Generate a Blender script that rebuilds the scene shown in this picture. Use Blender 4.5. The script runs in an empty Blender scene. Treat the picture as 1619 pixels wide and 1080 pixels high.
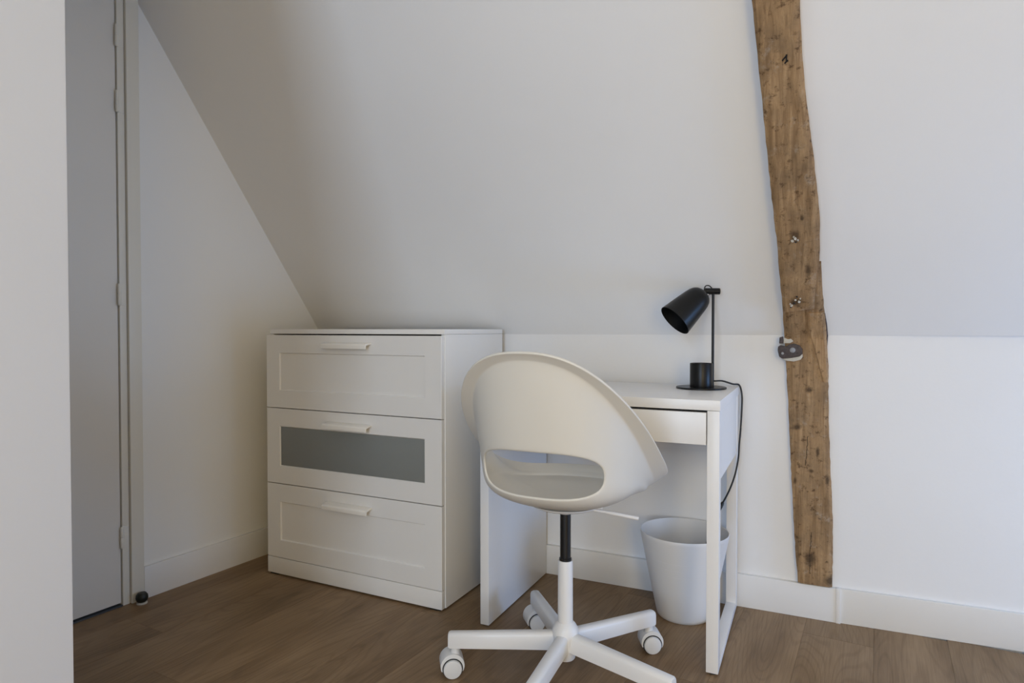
import bpy, bmesh, math, random
from mathutils import Vector, Matrix
random.seed(7)
scene = bpy.context.scene
COL = scene.collection
PI = math.pi

# ------------------------------------------------------------------ camera
cam = bpy.data.objects.new('camera', bpy.data.cameras.new('camera'))
COL.objects.link(cam)
cam.location = (0, 0, 0.945)
cam.rotation_euler = (PI / 2 - 0.0191, 0, 0.435)
cam.data.sensor_width = 36
cam.data.lens = 36 * 1020 / 1619
cam.data.clip_start = 0.05
scene.camera = cam

# ------------------------------------------------------------------ sky, daylight, exposure
world = bpy.data.worlds.new('sky')
scene.world = world
world.use_nodes = True
wb = world.node_tree.nodes['Background']
wb.inputs['Color'].default_value = (0.72, 0.84, 1.0, 1)
wb.inputs['Strength'].default_value = 0.3

scene.view_settings.view_transform = 'Standard'
scene.view_settings.look = 'None'
scene.view_settings.gamma = 1
scene.view_settings.use_curve_mapping = False
scene.view_settings.exposure = 0.05

def daylight(name, loc, rot, sx, sy, power, col):
    l = bpy.data.lights.new(name, 'AREA')
    l.shape = 'RECTANGLE'
    l.size = sx
    l.size_y = sy
    l.energy = power
    l.color = col
    o = bpy.data.objects.new(name, l)
    COL.objects.link(o)
    o.location = loc
    o.rotation_euler = rot
    return o

# daylight through the window behind the camera and the low gable window on the right; a warm fill light added at the rear right
daylight('daylight_rear_window', (-0.15, -1.795, 1.16), (PI / 2, 0, 0), 0.74, 1.80, 39, (0.63, 0.78, 1.0))
daylight('added_warm_fill_light', (1.45, -1.795, 1.16), (PI / 2, 0, 0), 0.70, 1.80, 25, (1.0, 0.72, 0.25))  # added fill that warms the left side, not a known doorway
daylight('daylight_gable_window', (1.895, 1.90, 0.55), (PI / 2, 0, PI / 2), 0.62, 0.80, 17, (0.26, 0.51, 1.0))

# ------------------------------------------------------------------ materials
def new_mat(name):
    m = bpy.data.materials.new(name)
    m.use_nodes = True
    nt = m.node_tree
    return m, nt, nt.nodes['Principled BSDF']

def nd(nt, kind, **kw):
    n = nt.nodes.new(kind)
    for k, v in kw.items():
        if k in n.inputs:
            n.inputs[k].default_value = v
        else:
            setattr(n, k, v)
    return n

def paint(name, col, rough=0.5, spec=0.5, var=0.02, scale=6, bump=0.0, bscale=200, metallic=0.0, coat=0.0):
    m, nt, b = new_mat(name)
    b.inputs['Roughness'].default_value = rough
    b.inputs['Metallic'].default_value = metallic
    b.inputs['Specular IOR Level'].default_value = spec
    b.inputs['Coat Weight'].default_value = coat
    tc = nd(nt, 'ShaderNodeTexCoord')
    no = nd(nt, 'ShaderNodeTexNoise', Scale=scale, Detail=4.0)
    nt.links.new(tc.outputs['Object'], no.inputs['Vector'])
    rp = nd(nt, 'ShaderNodeValToRGB')
    rp.color_ramp.elements[0].position = 0.3
    rp.color_ramp.elements[1].position = 0.7
    rp.color_ramp.elements[0].color = tuple(c * (1 - var) for c in col) + (1,)
    rp.color_ramp.elements[1].color = tuple(min(1, c * (1 + var)) for c in col) + (1,)
    nt.links.new(no.outputs['Fac'], rp.inputs['Fac'])
    nt.links.new(rp.outputs['Color'], b.inputs['Base Color'])
    if bump:
        n2 = nd(nt, 'ShaderNodeTexNoise', Scale=bscale, Detail=3.0)
        nt.links.new(tc.outputs['Object'], n2.inputs['Vector'])
        bp = nd(nt, 'ShaderNodeBump', Strength=bump, Distance=0.002)
        nt.links.new(n2.outputs['Fac'], bp.inputs['Height'])
        nt.links.new(bp.outputs['Normal'], b.inputs['Normal'])
    return m

M = {}
M['plaster'] = paint('plaster_paint', (0.86, 0.85, 0.835), 0.75, 0.25, 0.012, 2.5, 0.12, 90)
M['wall_left'] = paint('flat_white_paint', (0.86, 0.84, 0.79), 0.7, 0.25, 0.01, 2.0, 0.08, 110)
M['woodwork'] = paint('satin_woodwork_paint', (0.80, 0.78, 0.745), 0.42, 0.4, 0.01, 4, 0.05, 60)
M['jamb'] = paint('cream_woodwork_paint', (0.79, 0.745, 0.64), 0.4, 0.4, 0.015, 4, 0.05, 60)
M['door'] = paint('door_paint', (0.78, 0.735, 0.66), 0.45, 0.4, 0.01, 3, 0.04, 60)
M['chest'] = paint('white_foil', (0.87, 0.845, 0.80), 0.35, 0.45, 0.006, 3)
M['handle'] = paint('white_handle_brightened', (0.93, 0.885, 0.80), 0.3, 0.5, 0.006, 3)  # lighter than the chest: brightness of the upward faces put into the colour
M['frost'] = paint('frosted_glass_pane', (0.235, 0.245, 0.23), 0.33, 0.6, 0.05, 2)
M['dark'] = paint('black_foot_plastic', (0.02, 0.018, 0.015), 0.8, 0.1)  # black plastic of the chest and desk feet
M['desk'] = paint('white_desk_foil', (0.88, 0.865, 0.845), 0.32, 0.45, 0.006, 3)
M['shell'] = paint('off_white_plastic', (0.74, 0.70, 0.615), 0.42, 0.40, 0.008, 4, 0.02, 900)
M['white_metal'] = paint('white_powder_coat', (0.82, 0.80, 0.77), 0.35, 0.5, 0.006, 4)
M['caster'] = paint('white_caster_plastic', (0.76, 0.75, 0.73), 0.4, 0.5, 0.01, 8)
M['rubber_and_shade'] = paint('dark_rubber_and_shade', (0.03, 0.03, 0.03), 0.7, 0.3)  # rubber of the feet; also the colour put in for shaded gaps and holes
M['black'] = paint('black_lacquer', (0.006, 0.0062, 0.0066), 0.34, 0.32, 0.1, 8)
M['black_in'] = paint('black_shade_inside', (0.004, 0.004, 0.004), 0.6, 0.2)
M['gas'] = paint('black_gas_spring', (0.012, 0.012, 0.012), 0.3, 0.5)
M['bulb'] = paint('opal_bulb', (0.75, 0.72, 0.66), 0.25, 0.5)
M['steel'] = paint('bright_steel', (0.7, 0.7, 0.7), 0.25, 0.5, 0.02, 10, metallic=1.0)
M['screw'] = paint('dull_zinc_screw', (0.30, 0.30, 0.31), 0.45, 0.5, 0.15, 200)
M['bin'] = paint('pale_grey_plastic', (0.77, 0.755, 0.735), 0.45, 0.45, 0.01, 6)
M['cable'] = paint('black_cable', (0.012, 0.012, 0.012), 0.45, 0.4)
M['iron'] = paint('old_dark_iron', (0.055, 0.038, 0.035), 0.55, 0.5, 0.5, 120, 0.6, 250)
M['chip'] = paint('old_plaster_chip', (0.60, 0.56, 0.48), 0.8, 0.2, 0.1, 300, 0.3, 400)
M['ink'] = paint('black_ink', (0.02, 0.018, 0.016), 0.7, 0.2)
M['doorstop'] = paint('black_green_rubber', (0.012, 0.014, 0.009), 0.4, 0.4)
M['threshold'] = paint('dark_metal_strip', (0.06, 0.065, 0.075), 0.4, 0.5)
M['concrete'] = paint('subfloor', (0.05, 0.038, 0.028), 0.9, 0.1)

def glass_mat():
    m = bpy.data.materials.new('window_glass')
    m.use_nodes = True
    nt = m.node_tree
    nt.nodes.remove(nt.nodes['Principled BSDF'])
    out = nt.nodes['Material Output']
    t = nd(nt, 'ShaderNodeBsdfTransparent')
    g = nd(nt, 'ShaderNodeBsdfGlossy', Roughness=0.0)
    mix = nd(nt, 'ShaderNodeMixShader')
    mix.inputs[0].default_value = 0.06
    nt.links.new(t.outputs[0], mix.inputs[1])
    nt.links.new(g.outputs[0], mix.inputs[2])
    nt.links.new(mix.outputs[0], out.inputs['Surface'])
    return m
M['glass'] = glass_mat()

def floor_wood():
    m, nt, b = new_mat('oak_laminate')
    L = nt.links.new
    tc = nd(nt, 'ShaderNodeTexCoord')
    oi = nd(nt, 'ShaderNodeObjectInfo')
    off = nd(nt, 'ShaderNodeMath', operation='MULTIPLY')
    off.inputs[1].default_value = 37.0
    L(oi.outputs['Random'], off.inputs[0])
    cmb = nd(nt, 'ShaderNodeCombineXYZ')
    L(off.outputs[0], cmb.inputs[0]); L(off.outputs[0], cmb.inputs[1]); L(off.outputs[0], cmb.inputs[2])
    add = nd(nt, 'ShaderNodeVectorMath', operation='ADD')
    L(tc.outputs['Object'], add.inputs[0]); L(cmb.outputs[0], add.inputs[1])
    # cathedral figure : noise contours, stretched along the plank
    mp = nd(nt, 'ShaderNodeMapping')
    mp.inputs['Scale'].default_value = (5.0, 0.7, 1)
    L(add.outputs[0], mp.inputs['Vector'])
    n1 = nd(nt, 'ShaderNodeTexNoise', Scale=1.1, Detail=1.5, Roughness=0.45)
    L(mp.outputs[0], n1.inputs['Vector'])
    mu = nd(nt, 'ShaderNodeMath', operation='MULTIPLY'); mu.inputs[1].default_value = 170.0
    L(n1.outputs['Fac'], mu.inputs[0])
    sn = nd(nt, 'ShaderNodeMath', operation='SINE')
    L(mu.outputs[0], sn.inputs[0])
    ab = nd(nt, 'ShaderNodeMapRange')
    ab.inputs['From Min'].default_value = -1; ab.inputs['From Max'].default_value = 1
    L(sn.outputs[0], ab.inputs['Value'])
    # fine fibres
    mp2 = nd(nt, 'ShaderNodeMapping')
    mp2.inputs['Scale'].default_value = (260, 7, 1)
    L(add.outputs[0], mp2.inputs['Vector'])
    n2 = nd(nt, 'ShaderNodeTexNoise', Scale=1.0, Detail=4.0, Roughness=0.6)
    L(mp2.outputs[0], n2.inputs['Vector'])
    # broad tone
    mp3 = nd(nt, 'ShaderNodeMapping')
    mp3.inputs['Scale'].default_value = (9, 2.2, 1)
    L(add.outputs[0], mp3.inputs['Vector'])
    n3 = nd(nt, 'ShaderNodeTexNoise', Scale=1.0, Detail=3.0, Roughness=0.55)
    L(mp3.outputs[0], n3.inputs['Vector'])
    r1 = nd(nt, 'ShaderNodeValToRGB')
    r1.color_ramp.elements[0].position = 0.28; r1.color_ramp.elements[0].color = (0.195, 0.119, 0.060, 1)
    r1.color_ramp.elements[1].position = 0.70; r1.color_ramp.elements[1].color = (0.345, 0.227, 0.124, 1)
    L(n3.outputs['Fac'], r1.inputs['Fac'])
    mixa = nd(nt, 'ShaderNodeMix', data_type='RGBA', blend_type='MULTIPLY')
    mixa.inputs['Factor'].default_value = 0.26
    L(r1.outputs['Color'], mixa.inputs['A'])
    r2 = nd(nt, 'ShaderNodeValToRGB')
    r2.color_ramp.elements[0].position = 0.0; r2.color_ramp.elements[0].color = (0.50, 0.44, 0.38, 1)
    r2.color_ramp.elements[1].position = 0.35; r2.color_ramp.elements[1].color = (1, 1, 1, 1)
    L(ab.outputs[0], r2.inputs['Fac'])
    L(r2.outputs['Color'], mixa.inputs['B'])
    mixb = nd(nt, 'ShaderNodeMix', data_type='RGBA', blend_type='MULTIPLY')
    mixb.inputs['Factor'].default_value = 0.45
    r3 = nd(nt, 'ShaderNodeValToRGB')
    r3.color_ramp.elements[0].position = 0.3; r3.color_ramp.elements[0].color = (0.62, 0.58, 0.54, 1)
    r3.color_ramp.elements[1].position = 0.62; r3.color_ramp.elements[1].color = (1.05, 1.05, 1.05, 1)
    L(n2.outputs['Fac'], r3.inputs['Fac'])
    L(mixa.outputs['Result'], mixb.inputs['A']); L(r3.outputs['Color'], mixb.inputs['B'])
    # plank to plank tone
    hs = nd(nt, 'ShaderNodeHueSaturation')
    mr = nd(nt, 'ShaderNodeMapRange')
    mr.inputs['To Min'].default_value = 0.88; mr.inputs['To Max'].default_value = 1.10
    L(oi.outputs['Random'], mr.inputs['Value'])
    L(mr.outputs[0], hs.inputs['Value'])
    L(mixb.outputs['Result'], hs.inputs['Color'])
    L(hs.outputs['Color'], b.inputs['Base Color'])
    b.inputs['Roughness'].default_value = 0.42
    b.inputs['Specular IOR Level'].default_value = 0.22
    bp = nd(nt, 'ShaderNodeBump', Strength=0.15, Distance=0.001)
    L(n2.outputs['Fac'], bp.inputs['Height']); L(bp.outputs['Normal'], b.inputs['Normal'])
    return m
M['oak'] = floor_wood()

def beam_wood(name, knots, cracks, pale=1.0):
    """old timber; knots = (x, z, rx, rz), cracks = (x0, z0, x1, z1, w) in the object's x / height"""
    m, nt, b = new_mat(name)
    L = nt.links.new
    tc = nd(nt, 'ShaderNodeTexCoord')
    mp = nd(nt, 'ShaderNodeMapping'); mp.inputs['Scale'].default_value = (60, 10, 4)
    L(tc.outputs['Object'], mp.inputs['Vector'])
    n1 = nd(nt, 'ShaderNodeTexNoise', Scale=1.3, Detail=6.0, Roughness=0.65, Distortion=0.6)
    L(mp.outputs[0], n1.inputs['Vector'])
    n2 = nd(nt, 'ShaderNodeTexNoise', Scale=14.0, Detail=6.0, Roughness=0.7)
    L(tc.outputs['Object'], n2.inputs['Vector'])
    n3 = nd(nt, 'ShaderNodeTexNoise', Scale=48.0, Detail=5.0, Roughness=0.75)
    L(tc.outputs['Object'], n3.inputs['Vector'])
    r1 = nd(nt, 'ShaderNodeValToRGB')
    e = r1.color_ramp.elements
    e[0].position = 0.28; e[0].color = (0.185 * pale, 0.105 * pale, 0.047 * pale, 1)
    e[1].position = 0.72; e[1].color = (0.50 * pale, 0.325 * pale, 0.170 * pale, 1)
    L(n1.outputs['Fac'], r1.inputs['Fac'])
    # grey-brown weathering
    mx = nd(nt, 'ShaderNodeMix', data_type='RGBA', blend_type='MIX')
    rw = nd(nt, 'ShaderNodeValToRGB')
    rw.color_ramp.elements[0].position = 0.41; rw.color_ramp.elements[0].color = (0, 0, 0, 1)
    rw.color_ramp.elements[1].position = 0.70; rw.color_ramp.elements[1].color = (0.62, 0.62, 0.62, 1)
    L(n2.outputs['Fac'], rw.inputs['Fac'])
    L(rw.outputs['Color'], mx.inputs['Factor'])
    L(r1.outputs['Color'], mx.inputs['A'])
    mx.inputs['B'].default_value = (0.17 * pale, 0.115 * pale, 0.066 * pale, 1)
    # dark specks
    mx2 = nd(nt, 'ShaderNodeMix', data_type='RGBA', blend_type='MULTIPLY')
    rs = nd(nt, 'ShaderNodeValToRGB')
    rs.color_ramp.elements[0].position = 0.33; rs.color_ramp.elements[0].color = (0.25, 0.2, 0.16, 1)
    rs.color_ramp.elements[1].position = 0.45; rs.color_ramp.elements[1].color = (1, 1, 1, 1)
    L(n3.outputs['Fac'], rs.inputs['Fac'])
    mx2.inputs['Factor'].default_value = 0.8
    L(mx.outputs['Result'], mx2.inputs['A']); L(rs.outputs['Color'], mx2.inputs['B'])
    # pale plaster smears
    mx3 = nd(nt, 'ShaderNodeMix', data_type='RGBA', blend_type='MIX')
    n4 = nd(nt, 'ShaderNodeTexNoise', Scale=22.0, Detail=6.0, Roughness=0.7)
    ad = nd(nt, 'ShaderNodeVectorMath', operation='ADD'); ad.inputs[1].default_value = (3.1, 7.7, 1.3)
    L(tc.outputs['Object'], ad.inputs[0]); L(ad.outputs[0], n4.inputs['Vector'])
    rp = nd(nt, 'ShaderNodeValToRGB')
    rp.color_ramp.elements[0].position = 0.58; rp.color_ramp.elements[0].color = (0, 0, 0, 1)
    rp.color_ramp.elements[1].position = 0.76; rp.color_ramp.elements[1].color = (0.6, 0.6, 0.6, 1)
    L(n4.outputs['Fac'], rp.inputs['Fac'])
    L(rp.outputs['Color'], mx3.inputs['Factor'])
    L(mx2.outputs['Result'], mx3.inputs['A'])
    mx3.inputs['B'].default_value = (0.5, 0.44, 0.36, 1)
    last = mx3.outputs['Result']
    sx = nd(nt, 'ShaderNodeSeparateXYZ')
    L(tc.outputs['Object'], sx.inputs[0])
    def m2(op, a, bb):
        n = nd(nt, 'ShaderNodeMath', operation=op)
        for i, v in enumerate((a, bb)):
            if isinstance(v, (int, float)):
                n.inputs[i].default_value = v
            else:
                L(v, n.inputs[i])
        return n.outputs[0]
    def darken(last, fac, col):
        k = nd(nt, 'ShaderNodeMix', data_type='RGBA', blend_type='MIX')
        L(fac, k.inputs['Factor']); L(last, k.inputs['A'])
        k.inputs['B'].default_value = col + (1,)
        return k.outputs['Result']
    wob = m2('MULTIPLY', m2('SUBTRACT', n3.outputs['Fac'], 0.5), 1.4)
    for (kx, kz, rx, rz) in knots:
        dx = m2('DIVIDE', m2('SUBTRACT', sx.outputs['X'], kx), rx)
        dz = m2('DIVIDE', m2('SUBTRACT', sx.outputs['Z'], kz), rz)
        d = m2('ADD', m2('SQRT', m2('ADD', m2('MULTIPLY', dx, dx), m2('MULTIPLY', dz, dz)), 0), wob)
        mr = nd(nt, 'ShaderNodeMapRange')
        mr.inputs['From Min'].default_value = 1.1; mr.inputs['From Max'].default_value = 0.35
        mr.inputs['To Min'].default_value = 0.0; mr.inputs['To Max'].default_value = 0.8
        L(d, mr.inputs['Value'])
        last = darken(last, mr.outputs[0], (0.050, 0.030, 0.016))
    for (x0, z0, x1, z1, w) in cracks:
        ln = math.hypot(x1 - x0, z1 - z0)
        ux, uz = (x1 - x0) / ln, (z1 - z0) / ln
        ax = m2('SUBTRACT', sx.outputs['X'], x0); az = m2('SUBTRACT', sx.outputs['Z'], z0)
        t = m2('ADD', m2('MULTIPLY', ax, ux), m2('MULTIPLY', az, uz))
        n = m2('SUBTRACT', m2('MULTIPLY', ax, uz), m2('MULTIPLY', az, ux))
        n = m2('ADD', n, m2('MULTIPLY', m2('SUBTRACT', n2.outputs['Fac'], 0.5), 0.025))
        inside = m2('MULTIPLY', m2('GREATER_THAN', t, 0.0), m2('LESS_THAN', t, ln))
        near = m2('LESS_THAN', m2('ABSOLUTE', n, 0), w)
        last = darken(last, m2('MULTIPLY', m2('MULTIPLY', inside, near), 0.85), (0.035, 0.022, 0.013))
    L(last, b.inputs['Base Color'])
    b.inputs['Roughness'].default_value = 0.75
    b.inputs['Specular IOR Level'].default_value = 0.25
    bp = nd(nt, 'ShaderNodeBump', Strength=0.55, Distance=0.003)
    sm = m2('ADD', n1.outputs['Fac'], m2('MULTIPLY', n3.outputs['Fac'], 0.7))
    L(sm, bp.inputs['Height']); L(bp.outputs['Normal'], b.inputs['Normal'])
    return m

# ------------------------------------------------------------------ helpers
def link(name, me, mat=None, parent=None, smooth=False, angle=None):
    o = bpy.data.objects.new(name, me)
    COL.objects.link(o)
    if mat is not None and not me.materials:
        me.materials.append(mat if not isinstance(mat, str) else M[mat])
    if parent is not None:
        o.parent = parent
    if smooth:
        for p in me.polygons:
            p.use_smooth = True
    if angle is not None:
        me.set_sharp_from_angle(angle=math.radians(angle))
    return o

def finish(bm, name, mat, parent=None, smooth=False, angle=None, recalc=True):
    if recalc:
        bmesh.ops.recalc_face_normals(bm, faces=bm.faces)
    me = bpy.data.meshes.new(name)
    bm.to_mesh(me)
    bm.free()
    return link(name, me, mat, parent, smooth, angle)

def empty(name, loc=(0, 0, 0), rz=0.0, parent=None):
    o = bpy.data.objects.new(name, None)
    COL.objects.link(o)
    o.location = loc
    o.rotation_euler = (0, 0, rz)
    o.empty_display_size = 0.05
    if parent is not None:
        o.parent = parent
    return o

def tag(o, label=None, cat=None, group=None, kind=None):
    if label: o['label'] = label
    if cat: o['category'] = cat
    if group: o['group'] = group
    if kind: o['kind'] = kind
    return o

def add_box(bm, x0, x1, y0, y1, z0, z1):
    vs = [bm.verts.new((x, y, z)) for z in (z0, z1) for y in (y0, y1) for x in (x0, x1)]
    for f in ((0, 1, 3, 2), (4, 6, 7, 5), (0, 4, 5, 1), (1, 5, 7, 3), (3, 7, 6, 2), (2, 6, 4, 0)):
        bm.faces.new([vs[i] for i in f])
    return vs

def bevel_all(bm, w, seg=2):
    bmesh.ops.bevel(bm, geom=list(bm.edges), offset=w, segments=seg, affect='EDGES', profile=0.6)

def box(name, mat, x0, x1, y0, y1, z0, z1, parent=None, bev=0.0, seg=2):
    bm = bmesh.new()
    add_box(bm, x0, x1, y0, y1, z0, z1)
    bmesh.ops.recalc_face_normals(bm, faces=bm.faces)
    if bev:
        bevel_all(bm, bev, seg)
    o = finish(bm, name, mat, parent, smooth=bool(bev), angle=40 if bev else None)
    return o

def prism(name, mat, pts, d0, d1, axis='y', parent=None, bev=0.0, seg=2):
    """polygon pts extruded along an axis from d0 to d1"""
    bm = bmesh.new()
    def mk(p, d):
        if axis == 'y': return (p[0], d, p[1])
        if axis == 'x': return (d, p[0], p[1])
        return (p[0], p[1], d)
    a = [bm.verts.new(mk(p, d0)) for p in pts]
    b = [bm.verts.new(mk(p, d1)) for p in pts]
    n = len(pts)
    bm.faces.new(a); bm.faces.new(list(reversed(b)))
    for i in range(n):
        bm.faces.new((a[i], a[(i + 1) % n], b[(i + 1) % n], b[i]))
    bmesh.ops.recalc_face_normals(bm, faces=bm.faces)
    if bev:
        bevel_all(bm, bev, seg)
    return finish(bm, name, mat, parent, smooth=bool(bev), angle=40 if bev else None)

def frame_of(d):
    d = Vector(d).normalized()
    up = Vector((0, 0, 1)) if abs(d.z) < 0.95 else Vector((1, 0, 0))
    x = d.cross(up).normalized()
    return x, x.cross(d).normalized(), d

def add_lathe(bm, prof, origin=(0, 0, 0), axis=(0, 0, 1), seg=48, close=False):
    """prof = [(radius, distance along axis)]"""
    X, Y, D = frame_of(axis)
    O = Vector(origin)
    rings = []
    for r, h in prof:
        if r < 1e-6:
            rings.append([bm.verts.new(O + D * h)])
        else:
            rings.append([bm.verts.new(O + D * h + (X * math.cos(2 * PI * k / seg) + Y * math.sin(2 * PI * k / seg)) * r) for k in range(seg)])
    pairs = list(zip(rings, rings[1:]))
    if close:
        pairs.append((rings[-1], rings[0]))
    for a, b in pairs:
        if len(a) == 1 and len(b) == 1:
            continue
        for k in range(seg):
            k2 = (k + 1) % seg
            if len(a) == 1:
                bm.faces.new((a[0], b[k], b[k2]))
            elif len(b) == 1:
                bm.faces.new((a[k], b[0], a[k2]))
            else:
                bm.faces.new((a[k], b[k], b[k2], a[k2]))
    return rings

def lathe(name, mat, prof, origin=(0, 0, 0), axis=(0, 0, 1), seg=48, parent=None, angle=35, close=False):
    bm = bmesh.new()
    add_lathe(bm, prof, origin, axis, seg, close)
    return finish(bm, name, mat, parent, smooth=True, angle=angle)

def catmull(pts, n=8):
    P = [Vector(p) for p in pts]
    P = [P[0] * 2 - P[1]] + P + [P[-1] * 2 - P[-2]]
    out = []
    for i in range(1, len(P) - 2):
        for k in range(n):
            t = k / n
            a, b, c, d = P[i - 1], P[i], P[i + 1], P[i + 2]
            out.append(0.5 * ((2 * b) + (c - a) * t + (2 * a - 5 * b + 4 * c - d) * t * t + (3 * b - a - 3 * c + d) * t ** 3))
    out.append(P[-2])
    return out

def add_tube(bm, pts, r, seg=10, cap=True):
    pts = [Vector(p) for p in pts]
    rs = r if isinstance(r, (list, tuple)) else [r] * len(pts)
    rings = []
    prevx = None
    for i, p in enumerate(pts):
        d = (pts[min(i + 1, len(pts) - 1)] - pts[max(i - 1, 0)]).normalized()
        if prevx is None:
            x = frame_of(d)[0]
        else:
            x = (prevx - d * prevx.dot(d)).normalized()
        prevx = x
        y = d.cross(x)
        rings.append([bm.verts.new(p + (x * math.cos(2 * PI * k / seg) + y * math.sin(2 * PI * k / seg)) * rs[i]) for k in range(seg)])
    for a, b in zip(rings, rings[1:]):
        for k in range(seg):
            bm.faces.new((a[k], a[(k + 1) % seg], b[(k + 1) % seg], b[k]))
    if cap:
        bm.faces.new(list(reversed(rings[0])))
        bm.faces.new(rings[-1])

def tube(name, mat, pts, r, seg=10, parent=None, angle=50):
    bm = bmesh.new()
    add_tube(bm, pts, r, seg)
    return finish(bm, name, mat, parent, smooth=True, angle=angle)

def copy_tree(o, parent=None):
    c = o.copy()
    COL.objects.link(c)
    if parent is not None:
        c.parent = parent
    for ch in [x for x in bpy.data.objects if x.parent == o]:
        copy_tree(ch, c)
    return c

# ------------------------------------------------------------------ the room
WY = 2.32            # face of the low back wall
KZ = 0.925           # height at which the slope begins
SL = 1.39            # rise of the slope over its run
CZ = 2.45            # flat ceiling
CY = WY - (CZ - KZ) / SL
XR = 1.90            # right wall
YB = -1.80           # rear wall
LA = math.atan2(0.046, 0.53)      # the left wall runs slightly askew
LO = (-2.122, 1.48)               # a point on its face

fl = box('floor', 'concrete', -2.6, XR + 0.1, YB - 0.1, WY + 0.15, -0.12, -0.011)
tag(fl, kind='structure')
# planks run parallel to the left wall
PW, PL = 0.192, 1.285
def plank_mesh(w, l):
    bm = bmesh.new()
    add_box(bm, -w / 2, w / 2, -l / 2, l / 2, -0.011, 0.0)
    bmesh.ops.recalc_face_normals(bm, faces=bm.faces)
    top = [e for e in bm.edges if all(abs(v.co.z) < 1e-6 for v in e.verts)]
    bmesh.ops.bevel(bm, geom=top, offset=0.0005, segments=1, affect='EDGES')
    me = bpy.data.meshes.new('plank')
    bm.to_mesh(me); bm.free()
    me.materials.append(M['oak'])
    return me
pm = plank_mesh(PW - 0.0003, PL - 0.0003)
ca, sa = math.cos(-LA), math.sin(-LA)
def floor_pt(u, v):    # u across, v along
    return (LO[0] + u * ca - v * sa, LO[1] + u * sa + v * ca)
for i in range(-1, 22):
    shift = random.uniform(0, PL)
    for j in range(-4, 3):
        u, v = 0.02 + i * PW, shift + j * PL - 0.3
        x, y = floor_pt(u, v)
        if x < -2.25 or x > XR - 0.05 or y - PL / 2 > WY - 0.02 or y + PL / 2 < YB + 0.05:
            continue
        # cut the board to length at the walls
        lo, hi = v - PL / 2, v + PL / 2
        vmax = (WY - 0.0 - LO[1] - u * sa) / ca
        vmin = (YB - LO[1] - u * sa) / ca
        lo2, hi2 = max(lo, vmin), min(hi, vmax)
        if hi2 - lo2 < 0.05:
            continue
        me = pm if (lo2 == lo and hi2 == hi) else plank_mesh(PW - 0.0003, hi2 - lo2 - 0.0003)
        x, y = floor_pt(u, (lo2 + hi2) / 2)
        p = link('plank', me, None, fl)
        p.location = (x, y, 0)
        p.rotation_euler = (0, 0, -LA)

# back wall : low vertical wall, its right end set a little askew
AX = 0.083
def wall_prism(name, mat, pts, z0, z1):
    o = prism(name, mat, pts, z0, z1, axis='z')
    tag(o, kind='structure')
    return o
wall_prism('wall_back', 'plaster', [(-2.35, WY), (AX, WY), (XR + 0.12, WY + 0.038 * (XR + 0.12 - AX)), (XR + 0.12, WY + 0.16), (-2.35, WY + 0.16)], -0.011, KZ)
# sloping roof plane
so = prism('wall_slope', 'plaster', [(WY, KZ), (WY + 0.14, KZ), (WY + 0.14, KZ + 0.06), (CY + 0.03, CZ + 0.16), (CY - 0.02, CZ + 0.16), (CY, CZ)], -2.35, XR + 0.12, axis='x')
tag(so, kind='structure')
# fill where the askew wall leaves the slope's foot
tag(box('ceiling', 'plaster', -2.35, XR + 0.12, YB - 0.12, CY + 0.01, CZ, CZ + 0.12), kind='structure')

def wall_with_openings(name, mat, axis, d0, d1, a0, a1, z0, z1, holes):
    bm = bmesh.new()
    def bx(p0, p1, q0, q1):
        if axis == 'x':
            add_box(bm, d0, d1, p0, p1, q0, q1)
        else:
            add_box(bm, p0, p1, d0, d1, q0, q1)
    at = a0
    for (w0, w1, v0, v1) in holes:
        bx(at, w0, z0, z1); bx(w0, w1, z0, v0); bx(w0, w1, v1, z1)
        at = w1
    bx(at, a1, z0, z1)
    o = finish(bm, name, mat)
    tag(o, kind='structure')
    return o
RW = (-0.52, 0.22, 0.26, 2.06)   # rear window x0 x1 z0 z1
SW = (1.59, 2.21, 0.15, 0.95)
RW2 = (1.10, 1.80, 0.0, 2.06)    # unseen rear opening added for the warm fill light
wall_with_openings('wall_rear', 'plaster', 'y', YB - 0.12, YB, -2.35, XR + 0.12, -0.011, CZ, [RW, RW2])
wall_with_openings('wall_right', 'plaster', 'x', XR, XR + 0.12, YB, WY + 0.16, -0.011, CZ, [SW])

def window(name, axis, d, a0, a1, z0, z1):
    w = empty(name)
    tag(w, kind='structure')
    t = 0.05
    def bx(nm, mat, p0, p1, q0, q1, h=0.028):
        if axis == 'x':
            return box(nm, mat, d - h, d + h, p0, p1, q0, q1, w, 0.004)
        return box(nm, mat, p0, p1, d - h, d + h, q0, q1, w, 0.004)
    bx('window_frame', 'woodwork', a0, a0 + t, z0, z1)
    bx('window_frame', 'woodwork', a1 - t, a1, z0, z1)
    bx('window_frame', 'woodwork', a0 + t, a1 - t, z0, z0 + t)
    bx('window_frame', 'woodwork', a0 + t, a1 - t, z1 - t, z1)
    mid = (a0 + a1) / 2
    bx('mullion', 'woodwork', mid - 0.03, mid + 0.03, z0 + t, z1 - t)
    bx('pane', 'glass', a0 + t, mid - 0.03, z0 + t, z1 - t, 0.003)
    bx('pane', 'glass', mid + 0.03, a1 - t, z0 + t, z1 - t, 0.003)
window('window_1', 'y', YB - 0.03, *RW)
window('window_2', 'x', XR + 0.03, *SW)

# partition in the left foreground
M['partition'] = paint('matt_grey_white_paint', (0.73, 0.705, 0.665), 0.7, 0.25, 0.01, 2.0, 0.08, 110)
tag(box('wall_partition', 'partition', -1.98, -1.093, YB, 0.648, -0.0, CZ, None, 0.004, 2), kind='structure')

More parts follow.
